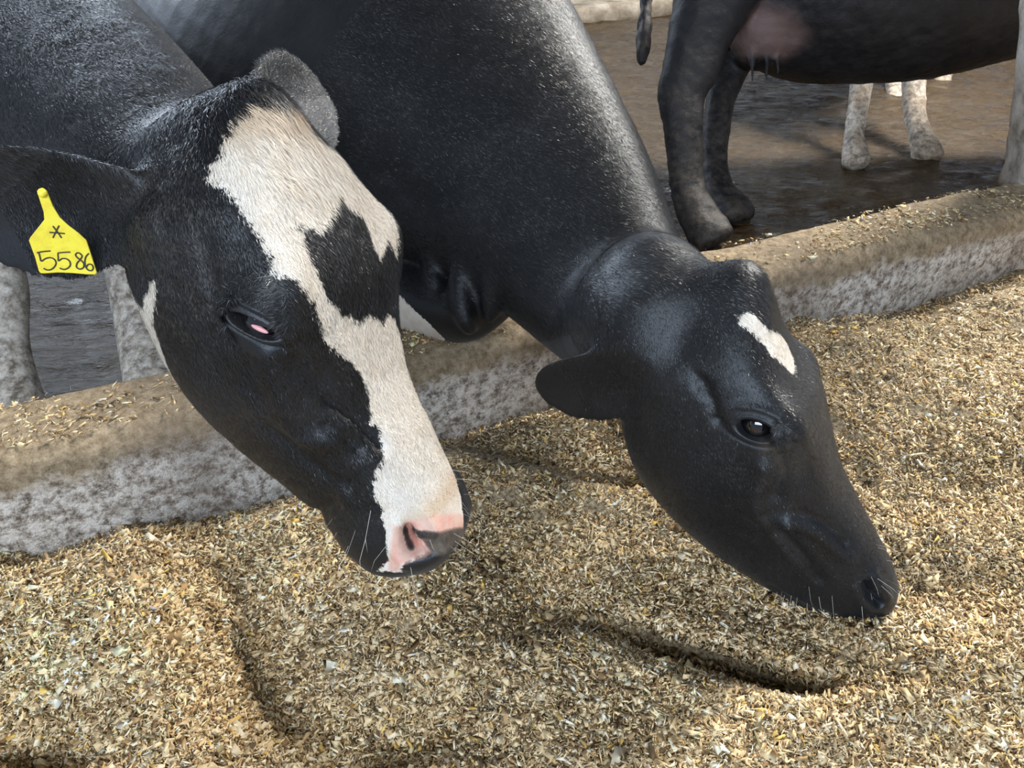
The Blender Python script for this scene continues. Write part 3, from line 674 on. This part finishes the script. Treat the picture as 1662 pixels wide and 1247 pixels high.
def coatcol(at_, L, P, rng):
    n = len(L); wn = at_['white'] + rng.normal(0, .0012, n) + .0035 * vnoise(P * 160, 3) > 0
    w = np.array([.86, .80, .71]) * rng.uniform(.85, 1.12, (n, 1)); wm = np.clip(at_['warm'] * 1.0 + .25 * vnoise(P * 60, 9), 0, 1)[:, None]
    w = w * (1 - wm) + np.array([.62, .46, .30]) * wm
    b = np.array([.010, .0105, .012]) * rng.uniform(.5, 1.8, (n, 1)) * (1 + 1.6 * np.clip(fbm(P * 14, 3, 12) + .15, 0, 1))[:, None]
    return np.clip(np.where(wn[:, None], w, b), 0, 1)
face = lambda L, C: (L[:, 0] > -.03) & (L[:, 0] < .455) & (abs(L[:, 1]) < .15) & (L[:, 2] > -.27) & (L[:, 2] < .09)
hair_on(oL, HL, 200000, face, lambda L: .0055 + .019 * np.exp(-(np.linalg.norm((L - (.045, 0, .01)) / (.06, .08, .05), axis=1)) ** 2) - .004 * sstep(L[:, 0], .38, .45), 'coat_hair', coatcol)
hair_on(oR, HR, 90000, face, lambda L: .005 + .006 * np.exp(-(np.linalg.norm((L - (.03, 0, .01)) / (.05, .08, .05), axis=1)) ** 2) - .003 * sstep(L[:, 0], .38, .45), 'coat_hair', coatcol, seed=2)

ears = lambda L, C: (L[:, 1] < -.13) & (L[:, 0] > -.35) & (L[:, 0] < .2) & (L[:, 2] > -.35) & (L[:, 2] < .1) & (C[:, 1] < 1.2)
hair_on(oL, HL, 26000, ears, lambda L: .010 + 0 * L[:, 0], 'ear_hair', coatcol, seed=4, comb=(.1, -1, -.2), lift=.3)
hair_on(oR, HR, 22000, lambda L, C: (L[:, 1] < -.125) & (L[:, 0] > -.02) & (L[:, 0] < .2) & (L[:, 2] > -.35) & (L[:, 2] < .1), lambda L: .010 + 0 * L[:, 0], 'ear_hair', coatcol, seed=5, comb=(.1, -1, -.2), lift=.3)

hair_on(oL, HL, 16000, lambda L, C: (L[:, 1] > .09) & (L[:, 0] < .12) & (L[:, 0] > -.2) & (C[:, 2] > .75) & (C[:, 1] < 1.15), lambda L: .006 + 0 * L[:, 0], 'ear_hair', coatcol, seed=24, comb=(-.1, 1, .2), lift=.3)
def necks(hd, r):
    def f(L, C):
        vis = (C - np.array([0, 0, CAMH])) @ RC.T; px = CX + F * vis[:, 0] / vis[:, 1]; py = CY - F * vis[:, 2] / vis[:, 1]
        return (L[:, 0] < -.025) & (np.linalg.norm(C - hd.T, axis=1) < r) & (px > -120) & (py > -120) & (C[:, 2] > .3) & ~((L[:, 1] < -.13) & (L[:, 0] > -.12))
    return f
hair_on(oL, HL, 110000, necks(HL, .75), lambda L: .0075 + 0 * L[:, 0], 'neck_hair', coatcol, seed=14, comb=(-1, -.15, -.35), lift=.2)
hair_on(oR, HR, 170000, necks(HR, 1.1), lambda L: .0085 + 0 * L[:, 0], 'neck_hair', coatcol, seed=15, comb=(-1, -.15, -.35), lift=.2)
muz = lambda L, C: (L[:, 0] > .40) & (abs(L[:, 1]) < .15) & (L[:, 2] < -.02) & (L[:, 2] > -.25)
whisk = lambda at_, L, P, rng: np.repeat([[.75, .72, .66]], len(L), 0)
hair_on(oL, HL, 110, muz, lambda L: .030 + 0 * L[:, 0], 'whiskers', whisk, wid=.00018, seed=8, comb=(.8, 0, -.3), lift=1.2)
hair_on(oR, HR, 110, muz, lambda L: .026 + 0 * L[:, 0], 'whiskers', whisk, wid=.00016, seed=9, comb=(.8, 0, -.3), lift=1.2)

# ------------------------------------------------------------------ ear tag
def ear_tag():
    D = .735; s = Soup(); mt, nt, b = newmat('tag_plastic'); n1 = noise(nt, 60, 4, .7)
    nt.links.new(ramp(nt, n1, [(.3, (.78, .60, .05)), (.5, (.92, .78, .06)), (.8, (.95, .84, .10))]), b.inputs['Base Color']); b.inputs['Roughness'].default_value = .4
    out = [(61, 311), (64, 307), (70, 305), (76, 309), (80, 318), (87, 335), (98, 353), (112, 366), (128, 378), (141, 390), (145, 402), (152, 424), (158, 443), (155, 446), (140, 445.5), (118, 443.5), (95, 442.5), (74, 444), (67, 444), (64, 440), (58, 418), (48, 391), (50, 386), (62, 371), (73, 357), (72, 345)]
    # smooth outline
    o_ = np.array(out, float)
    def pos(px, py, dz=0.0): return at(px, py, D + .00025 * (py - 375) + .0002 * (px - 100)) - RC[1] * dz
    n = len(o_); V = [pos(x, y, .0014) for x, y in o_] + [pos(x, y, -.0004) for x, y in o_] 
    bm = bmesh.new(); vs = [bm.verts.new(v) for v in V]; bm.faces.new(vs[:n]); bm.faces.new(vs[n:][::-1])
    for i in range(n): bm.faces.new((vs[i], vs[n + i], vs[n + (i + 1) % n], vs[(i + 1) % n]))
    bmesh.ops.recalc_face_normals(bm, faces=bm.faces); me = bpy.data.meshes.new('ear_tag'); bm.to_mesh(me); bm.free(); me.materials.append(mt)
    o = bpy.data.objects.new('ear_tag', me); sc.collection.objects.link(o); md = o.modifiers.new('b', 'BEVEL'); md.width = .0005; md.segments = 2
    tag(o, 'yellow plastic tag with handwritten number hanging from the ear of the blazed cow', 'ear tag')
    mi, nt, b = newmat('marker_ink'); b.inputs['Base Color'].default_value = (.05, .045, .03, 1); b.inputs['Roughness'].default_value = .5
    S_ = [[[(62, 411), (70, 409.5), (84, 408)], [(65, 411), (67, 418), (69, 424.5), (76, 420.5), (84, 419), (90, 421.5), (93, 427), (91, 433), (85, 438), (79, 439), (73, 436.5)]],
          [[(96, 411.5), (105, 410.5), (116, 410)], [(96, 411.5), (96.5, 418), (97, 424), (103, 420.5), (110, 421), (115, 425), (116, 431), (112, 436), (105, 438), (99, 436)]],
          [[(133, 413), (128, 411), (124.5, 414), (127, 418.5), (133, 423), (138, 429), (137, 435), (131, 437.5), (126, 434), (127, 428), (132, 422), (135, 416), (132, 412.5)]],
          [[(146, 412), (141.5, 417), (139.5, 425), (141, 434), (146, 439.5), (151, 439.5), (153, 435), (150, 430), (145, 430), (142, 434)]]]
    def stroke(pts, w, sp):
        p = np.array(pts, float); t = np.r_[0, np.cumsum(np.linalg.norm(np.diff(p, axis=0), axis=1))]; xs = np.linspace(0, t[-1], max(6, int(t[-1] * 1.4))); q = spl(t, p, xs)
        tg = np.gradient(q, axis=0); tg /= np.linalg.norm(tg, axis=1)[:, None] + 1e-9; nr = np.c_[-tg[:, 1], tg[:, 0]] * w
        V = []
        for a_, b_ in zip(q + nr, q - nr): V += [pos(*a_, .0024), pos(*b_, .0024), pos(*b_, .0010), pos(*a_, .0010)]
        sp.add(np.array(V), ring_faces(len(q), 4))
    for g in S_:
        sp = Soup()
        for pts in g: stroke(pts, 1.05, sp)
        mk('handwritten_digit', np.concatenate(sp.V), sp.F, mi, o, smooth=False)
    sp = Soup()
    for pts in ([(82.5, 378), (95, 379), (107, 380)], [(88, 368), (95, 377), (102, 387)], [(98, 367), (93, 377), (88, 387)]): stroke(pts, 1.1, sp)
    mk('handwritten_star', np.concatenate(sp.V), sp.F, mi, o, smooth=False)
    st = Soup(); c = pos(70, 314); st.ball(c - RC[1] * .001, (.004, .004, .004)); mk('tag_stud', st.V[0], st.F, mt, o)
ear_tag()
# third eyelid of the half closed eye
MAT_PINK, _nt, _b = newmat('pink_membrane'); _b.inputs['Base Color'].default_value = (.75, .36, .38, 1); _b.inputs['Roughness'].default_value = .25
_s = Soup(); _s.ball((0, 0, 0), (1, 1, 1)); _c = at(431, 524, 1.0) - np.array([0, 0, CAMH])
def third_lid():
    c = HL.P(*(EYE_L + np.array([.0050, -.0022, .0040]))); U = HL.dirn(.746, 0, .667); W_ = HL.dirn(-.667, 0, .746); Y = HL.dirn(0, 1, 0)
    V = c + _s.V[0][:, :1] * U * .0085 + _s.V[0][:, 1:2] * W_ * .0024 + _s.V[0][:, 2:] * Y * .0022
    mk('third_eyelid', V, _s.F, MAT_PINK, oL)
third_lid()

# ------------------------------------------------------------------ cows on the muddy floor behind
def cow_udder():
    s = Soup(); X = RC[0]
    s.tube([at(1165, -95, 3.0), at(1250, -60, 3.0), at(1450, -42, 3.02), at(1640, -70, 3.05), at(1850, -110, 3.1), at(2000, -150, 3.15)], [.20, .34, .385, .37, .33, .2], [.17, .26, .34, .33, .24, .14], n=50, k=44)
    s.tube([at(1190, -120, 2.92), at(1165, -20, 2.88), at(1135, 60, 2.86), at(1120, 115, 2.85), at(1106, 152, 2.84), at(1109, 200, 2.83), at(1112, 260, 2.83), at(1117, 310, 2.82), at(1134, 350, 2.80), at(1155, 385, 2.78), at(1162, 400, 2.78)],
           [.24, .16, .115, .10, .088, .074, .064, .066, .075, .080, .082], [.16, .12, .08, .06, .048, .042, .036, .038, .046, .055, .058], up=X, n=60, k=28)
    s.tube([at(1210, -60, 3.2), at(1200, 40, 3.2), at(1185, 110, 3.16), at(1172, 150, 3.14), at(1163, 210, 3.1), at(1160, 270, 3.07), at(1168, 310, 3.03), at(1190, 342, 2.98), at(1198, 362, 2.96)],
           [.16, .11, .075, .062, .054, .054, .062, .074, .080], [.12, .09, .06, .045, .04, .038, .042, .052, .06], up=X, n=50, k=26)
    s.ball(at(1238, 48, 3.0), (.125, .12, .15)); s.ball(at(1320, 40, 3.02), (.15, .13, .13))
    for px, py in ((1221, 112), (1244, 108), (1262, 100)): s.tube([at(px, py - 30, 2.96), at(px, py, 2.96), at(px, py + 22, 2.96)], [.018, .0125, .010], [.018, .0125, .010], up=RC[1], n=12, k=14)
    for px in (1880, 1960): s.tube([at(px, -40, 3.15), at(px, 60, 3.15), at(px, 180, 3.1), at(px + 5, 240, 3.08), at(px + 8, 262, 3.08)], [.14, .075, .055, .05, .06], [.1, .06, .045, .045, .055], up=X, n=30, k=22)
    s.tube([at(2000, -150, 3.15), at(2200, -220, 3.2), at(2330, -230, 3.25)], [.24, .17, .12], [.15, .1, .08], n=20, k=24)
    me = tomesh_remesh(s, .0085); V = getco(me); V = smooth(V, edges(me), 1, 7); V += getno(me) * (.003 * fbm(V * 25, 3, 3))[:, None]; setco(me, V)
    m, nt, b = newmat('coat_milking'); ud = attr(nt, 'white'); dt = attr(nt, 'dirt'); n1 = noise(nt, 30, 6, .72); n2 = noise(nt, 9, 4, .6)
    c = mixc(nt, ramp(nt, n2, [(.4, 0), (.7, 1)]), (.007, .008, .011), (.014, .014, .017)); c = mixc(nt, ud, c, (.15, .10, .095))
    c = mixc(nt, math_(nt, 'MULTIPLY', dt, ramp(nt, n1, [(.40, 0), (.66, .9)]), True), c, (.085, .068, .055)); nt.links.new(c, b.inputs['Base Color']); b.inputs['Roughness'].default_value = .55; b.inputs['Specular IOR Level'].default_value = .4
    bump(nt, n1, .4, .01, b)
    def A(V):
        u = sstep(np.linalg.norm((V - at(1240, 45, 2.96)) * (.8, 1, 1.1), axis=1) + .02 * fbm(V * 9, 3, 4), .16, .10); t = sstep(np.linalg.norm(V - at(1240, 112, 2.96), axis=1), .08, .03)
        return dict(white=np.clip(u - .6 * t, 0, 1), dirt=np.clip(sstep(V[:, 2], .52, .0) * .9, 0, 1))
    o = finish_body('cow', me, HR, m, A, 'black cow seen side on, with a full udder, standing on the muddy floor')
    t = Soup(); t.tube([at(1115, -160, 3.0), at(1080, -110, 3.12), at(1052, -30, 3.15), at(1048, 30, 3.15), at(1045, 65, 3.15), at(1043, 90, 3.15), at(1041, 106, 3.15)], [.03, .026, .022, .024, .030, .026, .008], [.028, .022, .022, .022, .028, .024, .008], up=X, n=60, k=24)
    V = t.V[0] + .006 * np.stack([fbm(t.V[0] * (60, 60, 9), 2, 1), fbm(t.V[0] * (60, 60, 9), 2, 2), 0 * t.V[0][:, 0]], 1)
    tl = mk('tail', V, t.F, m, o); setattr_f(tl, 'white', np.zeros(len(V))); setattr_f(tl, 'dirt', np.full(len(V), .8))
    return o
cow_udder()
def cow_white_legs():
    s = Soup(); X = RC[0]
    s.tube([at(1400, -150, 3.6), at(1440, -140, 3.9), at(1450, -130, 4.6), at(1450, -120, 5.2)], [.26, .36, .36, .26], [.2, .28, .28, .2], n=40, k=36)
    def leg(pts, rs): s.tube([at(*p) for p in pts], rs, [r * .85 for r in rs], up=X, n=36, k=24)
    leg([(1402, -40, 3.66), (1402, 60, 3.6), (1399, 130, 3.56), (1390, 190, 3.52), (1386, 225, 3.5), (1388, 250, 3.48), (1393, 272, 3.46)], [.11, .068, .050, .044, .045, .058, .066])
    leg([(1480, -40, 3.75), (1482, 60, 3.7), (1483, 130, 3.66), (1486, 190, 3.6), (1494, 220, 3.56), (1503, 244, 3.54), (1508, 262, 3.52)], [.11, .068, .056, .048, .050, .066, .075])
    leg([(1452, -40, 5.0), (1452, 60, 4.7), (1452, 130, 4.5), (1452, 170, 4.4), (1450, 190, 4.36)], [.1, .07, .05, .05, .06])
    leg([(1540, -40, 5.2), (1535, 60, 4.9), (1530, 120, 4.7), (1527, 160, 4.6)], [.1, .07, .05, .06])
    me = tomesh_remesh(s, .0085); V = getco(me); V = smooth(V, edges(me), 1, 5); V += getno(me) * (.003 * fbm(V * 25, 3, 3))[:, None]; setco(me, V)
    def A(V): return dict(white=.25 - V[:, 2] + .35, warm=.4 + .4 * vnoise(V * 14, 3), dirt=np.clip(.95 + sstep(V[:, 2], .10, -.02) * .6, 0, 1))
    return finish_body('cow', me, HR, coat_material('coat_white_legs'), A, 'cow with mud-stained white legs behind the cow with the udder')
cow_white_legs()
